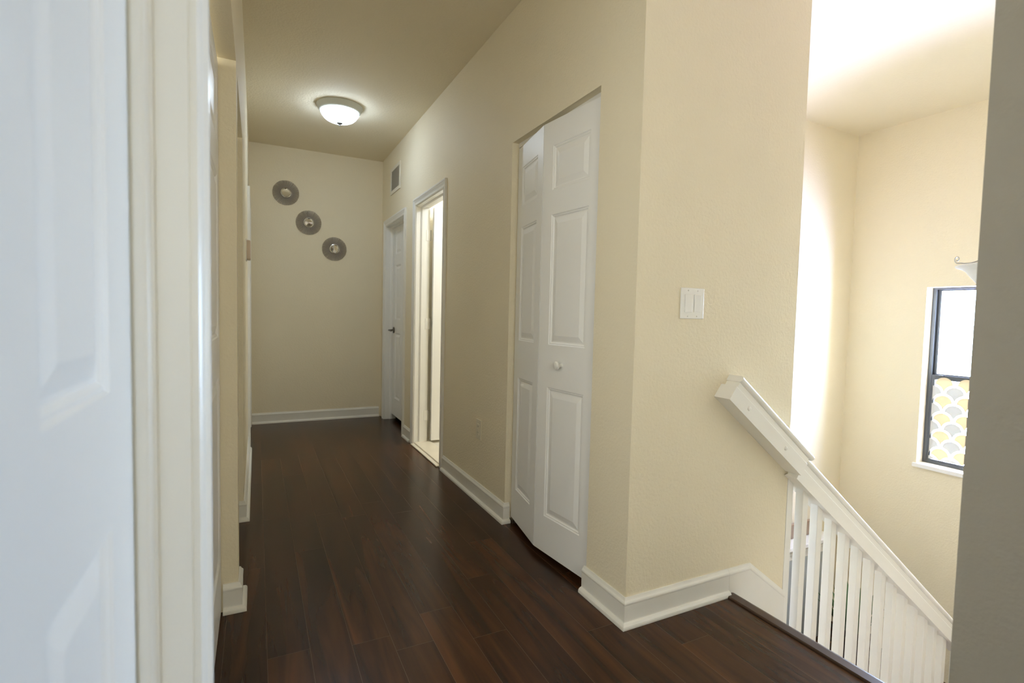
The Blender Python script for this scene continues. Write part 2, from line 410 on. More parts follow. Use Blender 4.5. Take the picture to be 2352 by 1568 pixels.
# ------------------------------------------------------------------ railing
SL = math.atan(.775)
def railing():
    root = empty('stair_railing', (2.03, SY, .5), label='white slatted stair railing with handrail fixed to the switch wall', cat='railing')
    ox, oy, oz = root.location
    ux, uz = math.cos(SL), -math.sin(SL)
    nx, nz = math.sin(SL), math.cos(SL)
    def prism(name, start, l0, l1, prof, m=M_rail, smooth=False):
        """start (x,z) of the profile origin; prof list (n, y)"""
        V, F = [], []
        for l in (l0, l1):
            for n_, y in prof:
                V.append((start[0] + ux * l + nx * n_ - ox, y - oy, start[1] + uz * l + nz * n_ - oz))
        c = len(prof)
        for j in range(c): F.append((j, (j + 1) % c, c + (j + 1) % c, c + j))
        F += [tuple(range(c)), tuple(range(c, 2 * c))]
        return link(name, V, F, m, root, smooth=smooth)
    def cap_prof(n0, ya, yb, h):
        pts = [(n0, ya)]
        for k in range(9):
            a = PI * (1 - k / 8)     # rounded nose on the ya side
            pts.append((n0 + h / 2 - math.cos(PI - a) * 0 + (h / 2) * math.sin(-PI / 2 + PI * k / 8), ya - (h / 2) * math.cos(-PI / 2 + PI * k / 8)))
        pts += [(n0 + h, yb), (n0, yb)]
        return pts
    s0 = (1.588, .814)
    yw = SY - .0005
    Lb = .565
    # wall mounted upper section: lower box, upper block, rounded cap
    prism('wall_bracket', s0, 0, Lb, [(0, 1.340), (.0575, 1.340), (.061, 1.3435), (.061, yw), (0, yw)])
    prism('upper_rail', s0, .018, Lb + .012, [(.061, 1.353), (.088, 1.353), (.088, yw), (.061, yw)])
    c = prism('rail_cap', s0, .012, Lb + .03, cap_prof(.088, 1.356, yw, .026), smooth=True)
    tag(c, 'rounded white cap of the wall mounted rail section')
    for l in (.112, .40):
        V, F = lathe([(.0001, -.005), (.005, -.0045), (.0085, -.0025), (.0095, 0), (.0095, .003), (.0001, .003)], 16,
                     (s0[0] + ux * l + nx * .034 - ox, 1.340 - oy, s0[1] + uz * l + nz * .034 - oz), 'y')
        link('screw_cap', V, F, M_rail, root, smooth=True)
    # main handrail over the balusters
    s1 = (2.030, .452)
    Lm = 2.05
    def skewed(name, prof, smooth=False):
        # the part behind the wall face starts only where the wall has ended
        V, F = [], []
        for k in (0, 1):
            for n_, y in prof:
                l = Lm if k else (0.0 if y < SY - .002 else .046)
                V.append((s1[0] + ux * l + nx * n_ - ox, y - oy, s1[1] + uz * l + nz * n_ - oz))
        c = len(prof)
        for j in range(c): F.append((j, (j + 1) % c, c + (j + 1) % c, c + j))
        F += [tuple(range(c)), tuple(range(c, 2 * c))]
        return link(name, V, F, M_rail, root, smooth=smooth)
    ym = SY - .003
    skewed('handrail', [(0, 1.357), (.0545, 1.357), (.059, 1.3615), (.059, ym), (.059, 1.452), (0, 1.452), (0, ym)])
    skewed('handrail_top', [(.059, 1.370), (.086, 1.370), (.086, ym), (.086, 1.440), (.059, 1.440), (.059, ym)])
    cp = cap_prof(.086, 1.373, 1.440, .026)
    skewed('handrail_cap', cp[:-2] + [(.112, ym)] + cp[-2:] + [(.086, ym)], smooth=True)
    # balusters between stringer and rail
    def rail_z(x): return s1[1] - math.tan(SL) * (x - s1[0])
    def str_z(x): return -.775 * (x - NX) + .02
    pitch = .1083
    for i in range(13):
        a = 2.122 + pitch * i
        b = a + .038
        y0, y1 = 1.385, 1.421
        V = [(a, y0, str_z(a) - .01), (b, y0, str_z(b) - .01), (b, y1, str_z(b) - .01), (a, y1, str_z(a) - .01),
             (a, y0, rail_z(a) + .004), (b, y0, rail_z(b) + .004), (b, y1, rail_z(b) + .004), (a, y1, rail_z(a) + .004)]
        V = [(p[0] - ox, p[1] - oy, p[2] - oz) for p in V]
        link('baluster', V, BF, M_rail, root, bevel=.003)
    # flat post board on the wall end
    a, b = XE + .001, XE + .040
    V = [(a, SY - .002, str_z(a) - .3), (b, SY - .002, str_z(b) - .3), (b, SY + T, str_z(b) - .3), (a, SY + T, str_z(a) - .3),
         (a, SY - .002, rail_z(a) + .006), (b, SY - .002, rail_z(b) + .006), (b, SY + T, rail_z(b) + .006), (a, SY + T, rail_z(a) + .006)]
    V = [(p[0] - ox, p[1] - oy, p[2] - oz) for p in V]
    link('wall_post', V, BF, M_rail, root, bevel=.002)
    # closed stringer
    xa, xb = XE + .042, 3.64
    V = []
    for y in (1.378, 1.434):
        V += [(xa - ox, y - oy, str_z(xa) - oz), (xb - ox, y - oy, str_z(xb) - oz), (xb - ox, y - oy, str_z(xb) - .32 - oz), (xa - ox, y - oy, str_z(xa) - .32 - oz)]
    link('stringer', V, [(0, 1, 2, 3), (4, 5, 6, 7), (0, 1, 5, 4), (1, 2, 6, 5), (2, 3, 7, 6), (3, 0, 4, 7)], M_rail, root)
    # newel post at the landing
    x = 3.66
    box('newel_post', x - ox, x + .085 - ox, 1.362 - oy, 1.447 - oy, -1.518 - oz, -.62 - oz, M_rail, root, bevel=.006)
railing()

# ------------------------------------------------------------------ doors
def leaf_mesh(w, h, t, panels, both=True, dep=.008):
    """panelled leaf: width along local +y, height z, thickness local x (front face at x=0 facing -x, back at t)"""
    us = sorted(set([0, w] + [a for p in panels for a in p[:2]]))
    vs = sorted(set([0, h] + [a for p in panels for a in p[2:]]))
    V, F = [], []
    def quad(*p):
        b = len(V); V.extend(p); F.append(tuple(range(b, b + 4)))
    def isp(u, v): return any(a < u < b and c < v < d for a, b, c, d in panels)
    for side in ((0, 1), (t, -1)) if both else ((0, 1),):
        x, sg = side
        for i in range(len(us) - 1):
            for j in range(len(vs) - 1):
                if isp((us[i] + us[i + 1]) / 2, (vs[j] + vs[j + 1]) / 2): continue
                quad((x, us[i], vs[j]), (x, us[i + 1], vs[j]), (x, us[i + 1], vs[j + 1]), (x, us[i], vs[j + 1]))
        for a, b, c, d in panels:
            steps = [(0, 0), (.004, .0035), (.008, .0035), (.013, dep), (.018, dep), (.040, .002), (.042, .0015)]
            rings = [[(x + sg * q, a + o, c + o), (x + sg * q, b - o, c + o), (x + sg * q, b - o, d - o), (x + sg * q, a + o, d - o)] for o, q in steps]
            for r0, r1 in zip(rings, rings[1:]):
                for k in range(4): quad(r0[k], r0[(k + 1) % 4], r1[(k + 1) % 4], r1[k])
            quad(*rings[-1])
    if not both: quad((t, 0, 0), (t, w, 0), (t, w, h), (t, 0, h))
    quad((0, 0, 0), (t, 0, 0), (t, 0, h), (0, 0, h)); quad((0, w, 0), (t, w, 0), (t, w, h), (0, w, h))
    quad((0, 0, 0), (0, w, 0), (t, w, 0), (t, 0, 0)); quad((0, 0, h), (0, w, h), (t, w, h), (t, 0, h))
    # weld
    me = bpy.data.meshes.new('leaf'); me.from_pydata(V, [], F)
    bm = bmesh.new(); bm.from_mesh(me)
    bmesh.ops.remove_doubles(bm, verts=bm.verts, dist=1e-5)
    bmesh.ops.recalc_face_normals(bm, faces=bm.faces)
    bm.to_mesh(me); bm.free(); me.materials.append(M_door)
    return me
def leaf(parent, w, h, t, panels, loc=(0, 0, 0), rz=0, name='door_leaf'):
    o = bpy.data.objects.new(name, leaf_mesh(w, h, t, panels)); COL.objects.link(o)
    o.parent = parent; o.location = loc; o.rotation_euler = (0, 0, rz)
    return o
def six(w, st=.105, mu=.10, dz=0.0):
    pw = (w - 2 * st - mu) / 2
    P = []
    for a in (st, st + pw + mu):
        for c, d in ((.21, .88), (1.013, 1.56), (1.67, 1.905)): P.append((a, a + pw, c + dz, d + dz))
    return P

CP = [(0, 0), (0, .0085), (.004, .0115), (.0075, .0105), (.009, .008), (.021, .0095), (.027, .0125), (.031, .0125), (.034, .0155),
      (.039, .0140), (.042, .0175), (.053, .0180), (.056, .0165), (.057, 0)]
def casing(name, side, y0, y1, zt, label, face=None, dx=0):
    x = (W if side == 'R' else LW) + dx
    sg = -1 if side == 'R' else 1
    return tag(sweep(name, [(y0, 0.001), (y0, zt), (y1, zt), (y1, 0.001)], CP, lambda y, z, t: (x + sg * t, y, z), M_white), label, 'door casing', kind='structure')
def jamb(name, side, y0, y1, zt, parent, stop_at, deep=T, thick=.018, x_out=None):
    """U frame: lining boards with a stop. y0,y1,zt = clear opening. stop_at = distance of the stop's room edge from hall face"""
    x = (W if side == 'R' else LW); sg = 1 if side == 'R' else -1
    a, b = (-.001 if x_out is None else x_out), deep
    # profile in (s = outward from opening, t = depth from hall face)
    S0, S1 = stop_at
    prof = [(0, a), (0, S0 - .004), (-.004, S0 - .003), (-.005, S0), (-.0095, S0 + .004), (-.0105, S0 + .007), (-.0105, S1), (0, S1), (0, b), (thick, b), (thick, a)]
    px, py, pz = parent.location if parent else (0, 0, 0)
    return sweep('door_frame', [(y0, .001), (y0, zt), (y1, zt), (y1, .001)], prof, lambda y, z, t: (x + sg * t - px, y - py, z - pz), M_white, parent)

def lever(parent, loc, side=-1):
    """lever handle; projects toward local -x*(-side)... along x by side"""
    x, y, z = loc
    V, F = lathe([(.0001, 0), (.031, 0), (.033, .003), (.030, .008), (.014, .011), (.0001, .011)], 24, (0, 0, 0), 'x')
    V = [(x + side * p[0], y + p[1], z + p[2]) for p in V]
    r = link('door_handle', V, F, M_lever, parent, smooth=True)
    V, F = tube([(x, y, z), (x + side * .03, y, z), (x + side * .05, y, z), (x + side * .056, y - .012, z), (x + side * .056, y - .05, z - .002), (x + side * .053, y - .10, z - .006)], .009, 10, .0065)
    link('lever', V, F, M_lever, r, smooth=True)
    return r

def hinge(parent, x, y, z, hgt=.09):
    V, F = lathe([(.0001, -hgt / 2), (.006, -hgt / 2), (.006, hgt / 2), (.0001, hgt / 2)], 12, (x, y, z))
    h = link('hinge', V, F, M_nickel, parent, smooth=True)
    return h

# door_1: closed white door on the left, right next to the camera
D1 = empty('door_1', (LW, .40, 0), label='large white panelled door filling the left edge of the picture', cat='door', kind='structure')
leaf(D1, .668, 1.985, .035, six(.67), loc=(-.128 - LW, .052 - .40, .012), rz=0).name = 'door_leaf'
# flip: front must face +x
lf = [c for c in D1.children if c.name.startswith('door_leaf')][0]
lf.scale = (-1, 1, 1)
jamb('frame', 'L', .050, .725, 2.01, D1, (.0455, .0615), deep=T, x_out=.0085)
casing('trim_1', 'L', .044, .7285, 2.0135, 'glossy white moulded door casing in the left foreground', dx=-.0085)

# left closets with flush doors set back in plain drywall openings
def closet(name, y0, y1, zt, label, half=False):
    d = empty(name, (LW - .055, (y0 + y1) / 2, 0), label=label, cat='door', kind='structure')
    w = (y1 - y0) / 2 - .004
    for k, yy in enumerate((y0 + .002, (y0 + y1) / 2 + .002)):
        if k == 0 and half: continue
        o = leaf(d, w, zt - .035, .03, [(.07, w - .07, .2, .86), (.07, w - .07, 1.0, 1.55), (.07, w - .07, 1.66, 1.87)], loc=(0, yy - (y0 + y1) / 2, .012), name='door_leaf')
        o.scale = (-1, 1, 1)
    return d
closet('door_5', .862, 2.090, 1.978, 'white closet door set back in the first opening of the left wall', half=True)  # near leaf left out so the added side window lights the hall
closet('door_6', 2.212, 2.983, 1.975, 'white closet door set back in the second opening of the left wall')

# door_7: far door on the left wall
D7 = empty('door_7', (LW, 4.95, 0), label='white door near the far end of the left wall seen edge-on', cat='door', kind='structure')
o = leaf(D7, .74, 1.975, .035, six(.74), loc=(-.07, 4.585 - 4.95, .012)); o.scale = (-1, 1, 1)
jamb('frame', 'L', 4.583, 5.327, 2.002, D7, (.030, .062))
casing('trim_7', 'L', 4.578, 5.332, 2.007, 'white casing of the far door on the left wall')

# door_2: bathroom door standing open
D2 = empty('door_2', (W + T, 4.19, 0), label='brightly lit white bathroom door standing open', cat='door', kind='structure')
jamb('frame', 'R', 3.50, 4.197, 1.990, D2, (.040, .072))
o = leaf(D2, .686, 1.958, .035, six(.686), loc=(.024, .0, .030), rz=-PI / 2)
o.name = 'door_leaf'
for z in (.24, 1.02, 1.76):
    h = hinge(D2, .010, .001, z)
    box('hinge_plate', -.030, .004, .0035, .0068, z - .045, z + .045, M_plate, D2, bevel=.001)
casing('trim_2', 'R', 3.495, 4.202, 1.995, 'white moulded casing around the open bathroom doorway')
thr = box('trim_threshold', W + .004, W + T + .03, 3.5005, 4.196, .0065, .018, M_thresh, bevel=.004)
tag(thr, 'pale marble threshold in the bathroom doorway', 'threshold', kind='structure')
box('trim_transition', W - .028, W + .004, 3.5005, 4.196, .0005, .010, M_thresh, bevel=.003)
tag(bpy.data.objects['trim_transition'], 'thin cream floor strip along the bathroom threshold', 'threshold', kind='structure')

# door_3: closed far door on the right
D3 = empty('door_3', (W, 4.94, 0), label='closed white six panel door at the far end of the right wall', cat='door', kind='structure')
jamb('frame', 'R', 4.578, 5.302, 1.977, D3, (.050, .072))
leaf(D3, .716, 1.915, .035, six(.716, dz=-.03), loc=(.073, 4.582 - 4.94, .055))
lever(D3, (.073, 5.302 - .066 - 4.94, .93))
casing('trim_3', 'R', 4.573, 5.307, 1.982, 'white moulded casing around the closed far door')

# door_4: bifold closet door, slightly ajar, two hinged leaves
D4 = empty('door_4', (W, 2.055, 0), label='white panelled bifold closet door slightly folded open', cat='door', kind='structure')
XT = W + .040
def bifold(p0, p1, name):
    """leaf with its hall face running from p0 to p1 (increasing y)"""
    d = Vector((p1[0] - p0[0], p1[1] - p0[1])); L = d.length
    ang = math.atan2(-d.x, d.y)
    w = L - .002
    P = [(.070, w - .070, .168, .758), (.070, w - .070, .950, 1.526), (.070, w - .070, 1.633, 1.828)]
    return leaf(D4, w, 1.937, .034, P, loc=(p0[0] - W, p0[1] - 2.055, .032), rz=ang, name=name)
FOLD = (1.163, 2.052)
bifold((1.205, 1.664), FOLD, 'door_leaf')
bifold((FOLD[0], FOLD[1] + .003), (1.222, 2.416), 'door_leaf')
V, F = lathe([(.0001, 0), (.009, 0), (.008, .012), (.012, .016), (.0175, .022), (.019, .028), (.016, .034), (.008, .037), (.0001, .0375)], 24, (0, 0, 0), 'x')
kx, ky = 1.183, 1.882
V = [(kx - p[0] - W, ky + p[1] - 2.055, .897 + p[2]) for p in V]
link('door_knob', V, F, M_white, D4, smooth=True)
box('track', .035, .062, 1.665 - 2.055, 2.418 - 2.055, 1.978, 1.9995, M_white, D4)
box('pivot_bracket', .030, .07, 2.385 - 2.055, 2.421 - 2.055, .0005, .02, M_nickel, D4)

# ------------------------------------------------------------------ hallway things
# ceiling light
CLX, CLY = .575, 4.20
cl = empty('ceiling_light', (CLX, CLY, H), label='lit flush dome ceiling light over the far hallway', cat='ceiling light')
lathe_obj('pan', [(.168, 0), (.170, -.006), (.166, -.012), (.158, -.030), (.150, -.042), (.140, -.048), (.136, -.040)], M_pan, cl, 56)
lathe_obj('glass_shade', [(.134, -.040), (.138, -.050), (.139, -.057), (.134, -.066), (.129, -.073), (.120, -.086), (.104, -.101), (.080, -.113), (.050, -.121), (.022, -.125), (0, -.126)], M_glow, cl, 56)
lathe_obj('finial', [(0, -.124), (.021, -.125), (.024, -.128), (.021, -.133), (.008, -.137), (.006, -.142), (.0055, -.148), (0, -.150)], M_finial, cl, 24)

# sunburst mirrors
def sunburst(root, r0=.046, r1=.119, n=56):
    V, F = [], []
    th = .004
    for k in range(n):
        a0 = 2 * PI * (k - .27) / n; a1 = 2 * PI * (k + .27) / n; am = 2 * PI * k / n
        c0, c1 = 2 * PI * (k - .5) / n, 2 * PI * (k + .5) / n
        P = lambda r, a, y: (r * math.cos(a), y, r * math.sin(a))
        b = len(V)
        V += [P(r0, c0, -.008), P(r0, c1, -.008), P(r1, a0, -.006), P(r1, am, -.012), P(r1, a1, -.006), P(r0 + .012, c0, -.008), P(r0 + .012, c1, -.008), P(r0 + .012, am, -.013), P(r0, am, -.012),
              P(r0, c0, -.002), P(r0, c1, -.002), P(r1, a0, -.002), P(r1, a1, -.002), P(r0 + .012, c0, -.002), P(r0 + .012, c1, -.002)]
        F += [(b, b + 8, b + 7, b + 5), (b + 8, b + 1, b + 6, b + 7), (b + 5, b + 7, b + 3, b + 2), (b + 7, b + 6, b + 4, b + 3),
              (b + 9, b + 10, b + 14, b + 13), (b + 13, b + 14, b + 12, b + 11), (b + 5, b + 2, b + 11, b + 13), (b + 6, b + 4, b + 12, b + 14), (b + 2, b + 3, b + 4, b + 12, b + 11)]
    me = bpy.data.meshes.new('ray_rim'); me.from_pydata(V, [], F)
    bm = bmesh.new(); bm.from_mesh(me); bmesh.ops.remove_doubles(bm, verts=bm.verts, dist=1e-5); bmesh.ops.recalc_face_normals(bm, faces=bm.faces); bm.to_mesh(me); bm.free()
    me.materials.append(M_pewter)
    o = bpy.data.objects.new('ray_rim', me); COL.objects.link(o); o.parent = root
    V, F = lathe([(.036, -.010), (.037, -.019), (.042, -.024), (.048, -.022), (.052, -.015), (.053, -.004), (.036, -.004)], 48, (0, 0, 0), 'y')
    link('bead_frame', V, F, M_silver, root, smooth=True)
    V, F = lathe([(.0001, -.012), (.037, -.011), (.037, -.005), (.0001, -.005)], 48, (0, 0, 0), 'y')
    link('mirror', V, F, M_mirror, root, smooth=True)
spots = [((.256, 2.243), 'upper left sunburst mirror with two rays bent, on the end wall', 0.0),
         ((.463, 1.977), 'middle one of the three sunburst mirrors on the end wall', .04),
         ((.707, 1.737), 'lowest right sunburst mirror of the three on the end wall', .02)]
mroot = None
for (mx_, mz), lab, ro in spots:
    if mroot is None:
        r = empty('sunburst_mirror', (mx_, EY, mz), label=lab, cat='mirror', group='sunburst mirrors on the end wall'); sunburst(r); mroot = r
    else:
        r = mroot.copy(); COL.objects.link(r)
        for ch in list(mroot.children):
            c = ch.copy(); COL.objects.link(c); c.parent = r
        r.location = (mx_, EY, mz); r['label'] = lab
    r.rotation_euler = (0, ro, 0)
mroot['label'] = 'highest left sunburst mirror of the three on the end wall'

# return air vent
vy0, vy1, vz0, vz1 = 4.738, 5.118, 2.254, 2.503
av = empty('air_vent', (W, (vy0 + vy1) / 2, vz0), label='white louvred air vent high on the right wall above the far door', cat='air vent')
oy_ = (vy0 + vy1) / 2
V, F = cells([vy0, vy0 + .034, vy1 - .034, vy1], [vz0, vz0 + .032, vz1 - .030, vz1], lambda u, v: not (vy0 + .034 < u < vy1 - .034 and vz0 + .032 < v < vz1 - .03), 0, .009, lambda u, v, w: (-w, u - oy_, v - vz0))
link('vent_frame', V, F, M_ventframe, av, bevel=.0015)
box('vent_back', -.0012, -.0004, vy0 + .03 - oy_, vy1 - .03 - oy_, .028, vz1 - vz0 - .026, M_ventbox, av)
nl = 15
for k in range(nl):
    z = .036 + k * (vz1 - vz0 - .070) / (nl - 1)
    V = [(-.0075, vy0 + .034 - oy_, z - .003), (-.0075, vy1 - .034 - oy_, z - .003), (-.0015, vy1 - .034 - oy_, z + .0045), (-.0015, vy0 + .034 - oy_, z + .0045)]
    V += [(x - .0004, y, zz + .0011) for x, y, zz in V]
    link('louvre', V, [(0, 1, 2, 3), (4, 5, 6, 7), (0, 1, 5, 4), (1, 2, 6, 5), (2, 3, 7, 6), (3, 0, 4, 7)], M_vent, av)

# wall outlet
wo = empty('power_outlet', (W, 2.787, .427), label='cream wall outlet low on the right wall beside the bifold closet', cat='outlet')
box('cover_plate', -.0065, -.0002, -.036, .036, -.0585, .0585, M_ivory, wo, bevel=.002)
s = box('receptacle', -.009, -.006, -.0165, .0165, -.0335, .0335, M_ivory, wo, bevel=.0012)
for z in (.018, -.018):
    for a in (-.006, .006): box('slot', -.0096, -.0088, a - .0012, a + .0012, z - .004, z + .004, M_dark, s)
box('reset_button', -.0105, -.009, -.006, .006, -.004, .004, M_ivory, s, bevel=.0008)

# double light switch
ls = empty('light_switch', (1.450, SY, 1.169), label='white double rocker switch plate on the lit cream wall', cat='light switch')
box('switch_plate', -.0578, .0578, -.006, -.0002, -.057, .057, M_plate, ls, bevel=.0025)
for i, a in enumerate((-.023, .023)):
    t0, t1 = (.0105, .0068) if i else (.0068, .0105)   # tilted rockers, opposite ways
    V = [(a - .0163, -.0058, -.0325), (a + .0163, -.0058, -.0325), (a + .0163, -.0058, .0325), (a - .0163, -.0058, .0325),
         (a - .0163, -t1, -.0325), (a + .0163, -t1, -.0325), (a + .0163, -t0, .0325), (a - .0163, -t0, .0325)]
    link('rocker', V, BF, M_plate, ls, bevel=.0008)
    for z in (.0475, -.0475):
        V, F = lathe([(.0001, -.0072), (.0026, -.007), (.003, -.0055), (.0001, -.0055)], 12, (a, 0, z), 'y')
        link('screw', V, F, M_vent, ls, smooth=True)

# thermostat on the left wall
th = empty('mounted_thermostat', (LW, 3.86, 1.50), label='small beige thermostat on the left wall seen from the side', cat='thermostat')
box('case', .0002, .029, -.065, .065, -.062, .062, M_thermo, th, bevel=.008, segs=3)
box('back_plate', .0001, .005, -.072, .072, -.068, .068, M_white, th, bevel=.001)

# ------------------------------------------------------------------ stairwell window
wy0, wy1, wz0, wz1 = WIN
wn = empty('window_1', (CX, (wy0 + wy1) / 2, wz0), label='bright stairwell window with dark bronze sashes', cat='window', kind='structure')
oyw = (wy0 + wy1) / 2
def wbox(name, x0, x1, y0, y1, z0, z1, m, par=wn, bevel=0): return box(name, x0 - CX, x1 - CX, y0 - oyw, y1 - oyw, z0 - wz0, z1 - wz0, m, par, bevel)
def rect_frame(name, x0, x1, y0, y1, z0, z1, b, m, par=wn):
    V, F = cells([y0, y0 + b[0], y1 - b[1], y1], [z0, z0 + b[2], z1 - b[3], z1], lambda u, v: not (y0 + b[0] < u < y1 - b[1] and z0 + b[2] < v < z1 - b[3]), x0, x1,
                 lambda u, v, w: (w - CX, u - oyw, v - wz0))
    return link(name, V, F, m, par)
ZM = .700
rect_frame('window_frame', CX + .085, CX + .139, wy0 + .001, wy1 - .001, wz0 + .001, wz1 - .001, (.024, .024, .020, .014), M_bronze)
us_ = rect_frame('upper_sash', CX + .108, CX + .126, wy0 + .022, wy1 - .022, ZM + .005, wz1 - .012, (.026, .026, .034, .012), M_bronze)
ls_ = rect_frame('lower_sash', CX + .088, CX + .107, wy0 + .026, wy1 - .026, wz0 + .018, ZM + .030, (.022, .022, .016, .036), M_bronze)
wbox('pane', CX + .1165, CX + .1185, wy0 + .046, wy1 - .046, ZM + .037, wz1 - .022, M_glass, us_)
wbox('pane', CX + .0965, CX + .0985, wy0 + .046, wy1 - .046, wz0 + .032, ZM - .004, M_glass, ls_)
for ya in (wy1 - .10, wy0 + .08): wbox('latch', CX + .080, CX + .089, ya, ya + .03, ZM + .02, ZM + .032, M_bronze, ls_)
sl = wbox('window_sill', CX - .022, CX + .088, wy0 - .018, wy1 + .018, wz0 - .028, wz0 - .0005, M_sill)
sl2 = None

# fish-scale film on the lower sash
def film():
    root = empty('window_film', (CX + .0865, oyw, wz0 + .02), label='gold and grey fish scale film covering the lower window pane', cat='window film')
    pitch_y, row, R, Rp = .139, .0675, .0705, .0575
    ya, yb = wy0 + .036, 2.044
    zt = .589
    nr = 10
    def fan(cy, cz, mat):
        xm = Rp; pts_t, pts_b = [], []
        n = 18
        for k in range(n + 1):
            x = -xm + 2 * xm * k / n
            t = math.sqrt(max(Rp * Rp - x * x, 0))
            q = R * R - (abs(x) - pitch_y / 2) ** 2
            b = -row + math.sqrt(max(q, 0)) if q > 0 else -row
            if t < b: t = b = (t + b) / 2
            yy = min(max(cy + x, ya), yb)
            zt_, zb_ = cz + t, cz + b
            zt_, zb_ = max(zt_, .016), max(zb_, .016)
            pts_t.append((yy - oyw, zt_)); pts_b.append((yy - oyw, zb_))
        return pts_t, pts_b
    for col, m, name in ((0, M_gold, 'gold_scales'), (1, M_film, 'grey_scales')):
        V, F = [], []
        for r in range(nr):
            if r % 2 != col: continue
            cz = zt - r * row
            k0 = -8
            for k in range(k0, 3):
                cy = 1.974 + k * pitch_y + (pitch_y / 2 if r % 2 else 0)
                if cy + Rp < ya or cy - Rp > yb: continue
                t, b = fan(cy, cz, m)
                if t[0][1] <= .0161 and max(p[1] for p in t) <= .0165: continue
                base_ = len(V); n = len(t)
                for x in (-.0012, .0): V += [(x, p[0], p[1]) for p in t] + [(x, p[0], p[1]) for p in b]
                o2 = 2 * n
                for i in range(n - 1):
                    F.append((base_ + i, base_ + i + 1, base_ + n + i + 1, base_ + n + i))
                    F.append((base_ + o2 + i, base_ + o2 + i + 1, base_ + o2 + n + i + 1, base_ + o2 + n + i))
                    F.append((base_ + i, base_ + i + 1, base_ + o2 + i + 1, base_ + o2 + i))
                    F.append((base_ + n + i, base_ + n + i + 1, base_ + o2 + n + i + 1, base_ + o2 + n + i))
        link(name, V, F, m, root)
film()

# added unseen window that brightens the right wall from the left
l0, l1, l2, l3 = LWIN
lw_ = empty('window_added_side', (-.95, (l0 + l1) / 2, l2), label='added window on the left, out of view, to light the right wall', cat='window', kind='structure')
V, F = cells([l0 + .001, l0 + .03, l1 - .03, l1 - .001], [l2 + .001, l2 + .03, l3 - .03, l3 - .001],
             lambda u, v: not (l0 + .03 < u < l1 - .03 and l2 + .03 < v < l3 - .03), -.02, .02, lambda u, v, w: (w, u - (l0 + l1) / 2, v - l2))
link('window_frame', V, F, M_white, lw_)
box('pane', -.002, .002, l0 + .028 - (l0 + l1) / 2, l1 - .028 - (l0 + l1) / 2, .028, l3 - l2 - .028, M_glass, lw_)
# added unseen window behind the camera, fill light for the hall
b0, b1, b2, b3 = BWIN
bw = empty('window_added_rear', ((b0 + b1) / 2, -1.7 + T, b2), label='added unseen window behind the camera that fills the hall with light', cat='window', kind='structure')
V, F = cells([b0 + .001, b0 + .03, b1 - .03, b1 - .001], [b2 + .001, b2 + .03, b3 - .03, b3 - .001],
             lambda u, v: not (b0 + .03 < u < b1 - .03 and b2 + .03 < v < b3 - .03), -.09, -.05, lambda u, v, w: (u - (b0 + b1) / 2, w, v - b2))
link('window_frame', V, F, M_white, bw)
box('pane', -.222, .222, -.072, -.068, .028, b3 - b2 - .028, M_glass, bw)

# ------------------------------------------------------------------ pendant lamp in the stairwell
PX_, PYY = 3.215, 1.128
PZ = 1.402
pl = empty('pendant_lamp', (PX_, PYY, H), label='white glass bowl pendant with scrolled metal arm in front of the window wall', cat='pendant lamp')
dz = PZ - H
lathe_obj('bowl', [(.210, .004 + dz), (.215, 0 + dz), (.209, -.007 + dz), (.190, -.014 + dz), (.172, -.027 + dz), (.155, -.052 + dz), (.128, -.086 + dz), (.092, -.114 + dz), (.050, -.131 + dz), (0, -.137 + dz),
                   (0, -.131 + dz), (.048, -.125 + dz), (.088, -.109 + dz), (.123, -.082 + dz), (.150, -.048 + dz), (.168, -.021 + dz), (.189, -.008 + dz), (.210, .004 + dz)], M_alab, pl, 56)
for k in range(3):
    a = math.radians(109.3 + 120 * k)
    pts = []
    # inward curl at the tip, then along the rim and up to the stem
    for i in range(22):
        t = i / 21
        ang = math.radians(-90 + 420 * (1 - t))   # unwinds from its heart down to its foot on the rim
        rr = .005 + .0135 * t
        pts.append((.206 + .62 * rr * math.cos(ang), .0385 + rr * math.sin(ang)))
    for r_, z_ in [(.192, .020), (.175, .017), (.15, .020), (.12, .033), (.09, .056), (.06, .10), (.036, .15), (.02, .21), (.010, .26)]:
        pts.append((r_, z_))
    # smooth (catmull)
    P3 = []
    for i in range(len(pts) - 1):
        p0, p1, p2, p3 = pts[max(i - 1, 0)], pts[i], pts[i + 1], pts[min(i + 2, len(pts) - 1)]
        for s_ in range(4):
            t = s_ / 4
            f = lambda c: .5 * ((2 * p1[c]) + (-p0[c] + p2[c]) * t + (2 * p0[c] - 5 * p1[c] + 4 * p2[c] - p3[c]) * t * t + (-p0[c] + 3 * p1[c] - 3 * p2[c] + p3[c]) * t ** 3)
            P3.append((f(0), f(1)))
    P3.append(pts[-1])
    V, F = tube([(r_ * math.cos(a), r_ * math.sin(a), z_ + dz) for r_, z_ in P3], .0026, 8)
    link('scroll_arm', V, F, M_nickel, pl, smooth=True)
lathe_obj('stem', [(0, dz + .24), (.012, dz + .245), (.014, dz + .27), (.007, dz + .29), (.006, -.03), (0, -.03)], M_nickel, pl, 16)
lathe_obj('canopy', [(.062, -.0005), (.060, -.012), (.040, -.026), (.014, -.034), (0, -.035)], M_nickel, pl, 32)

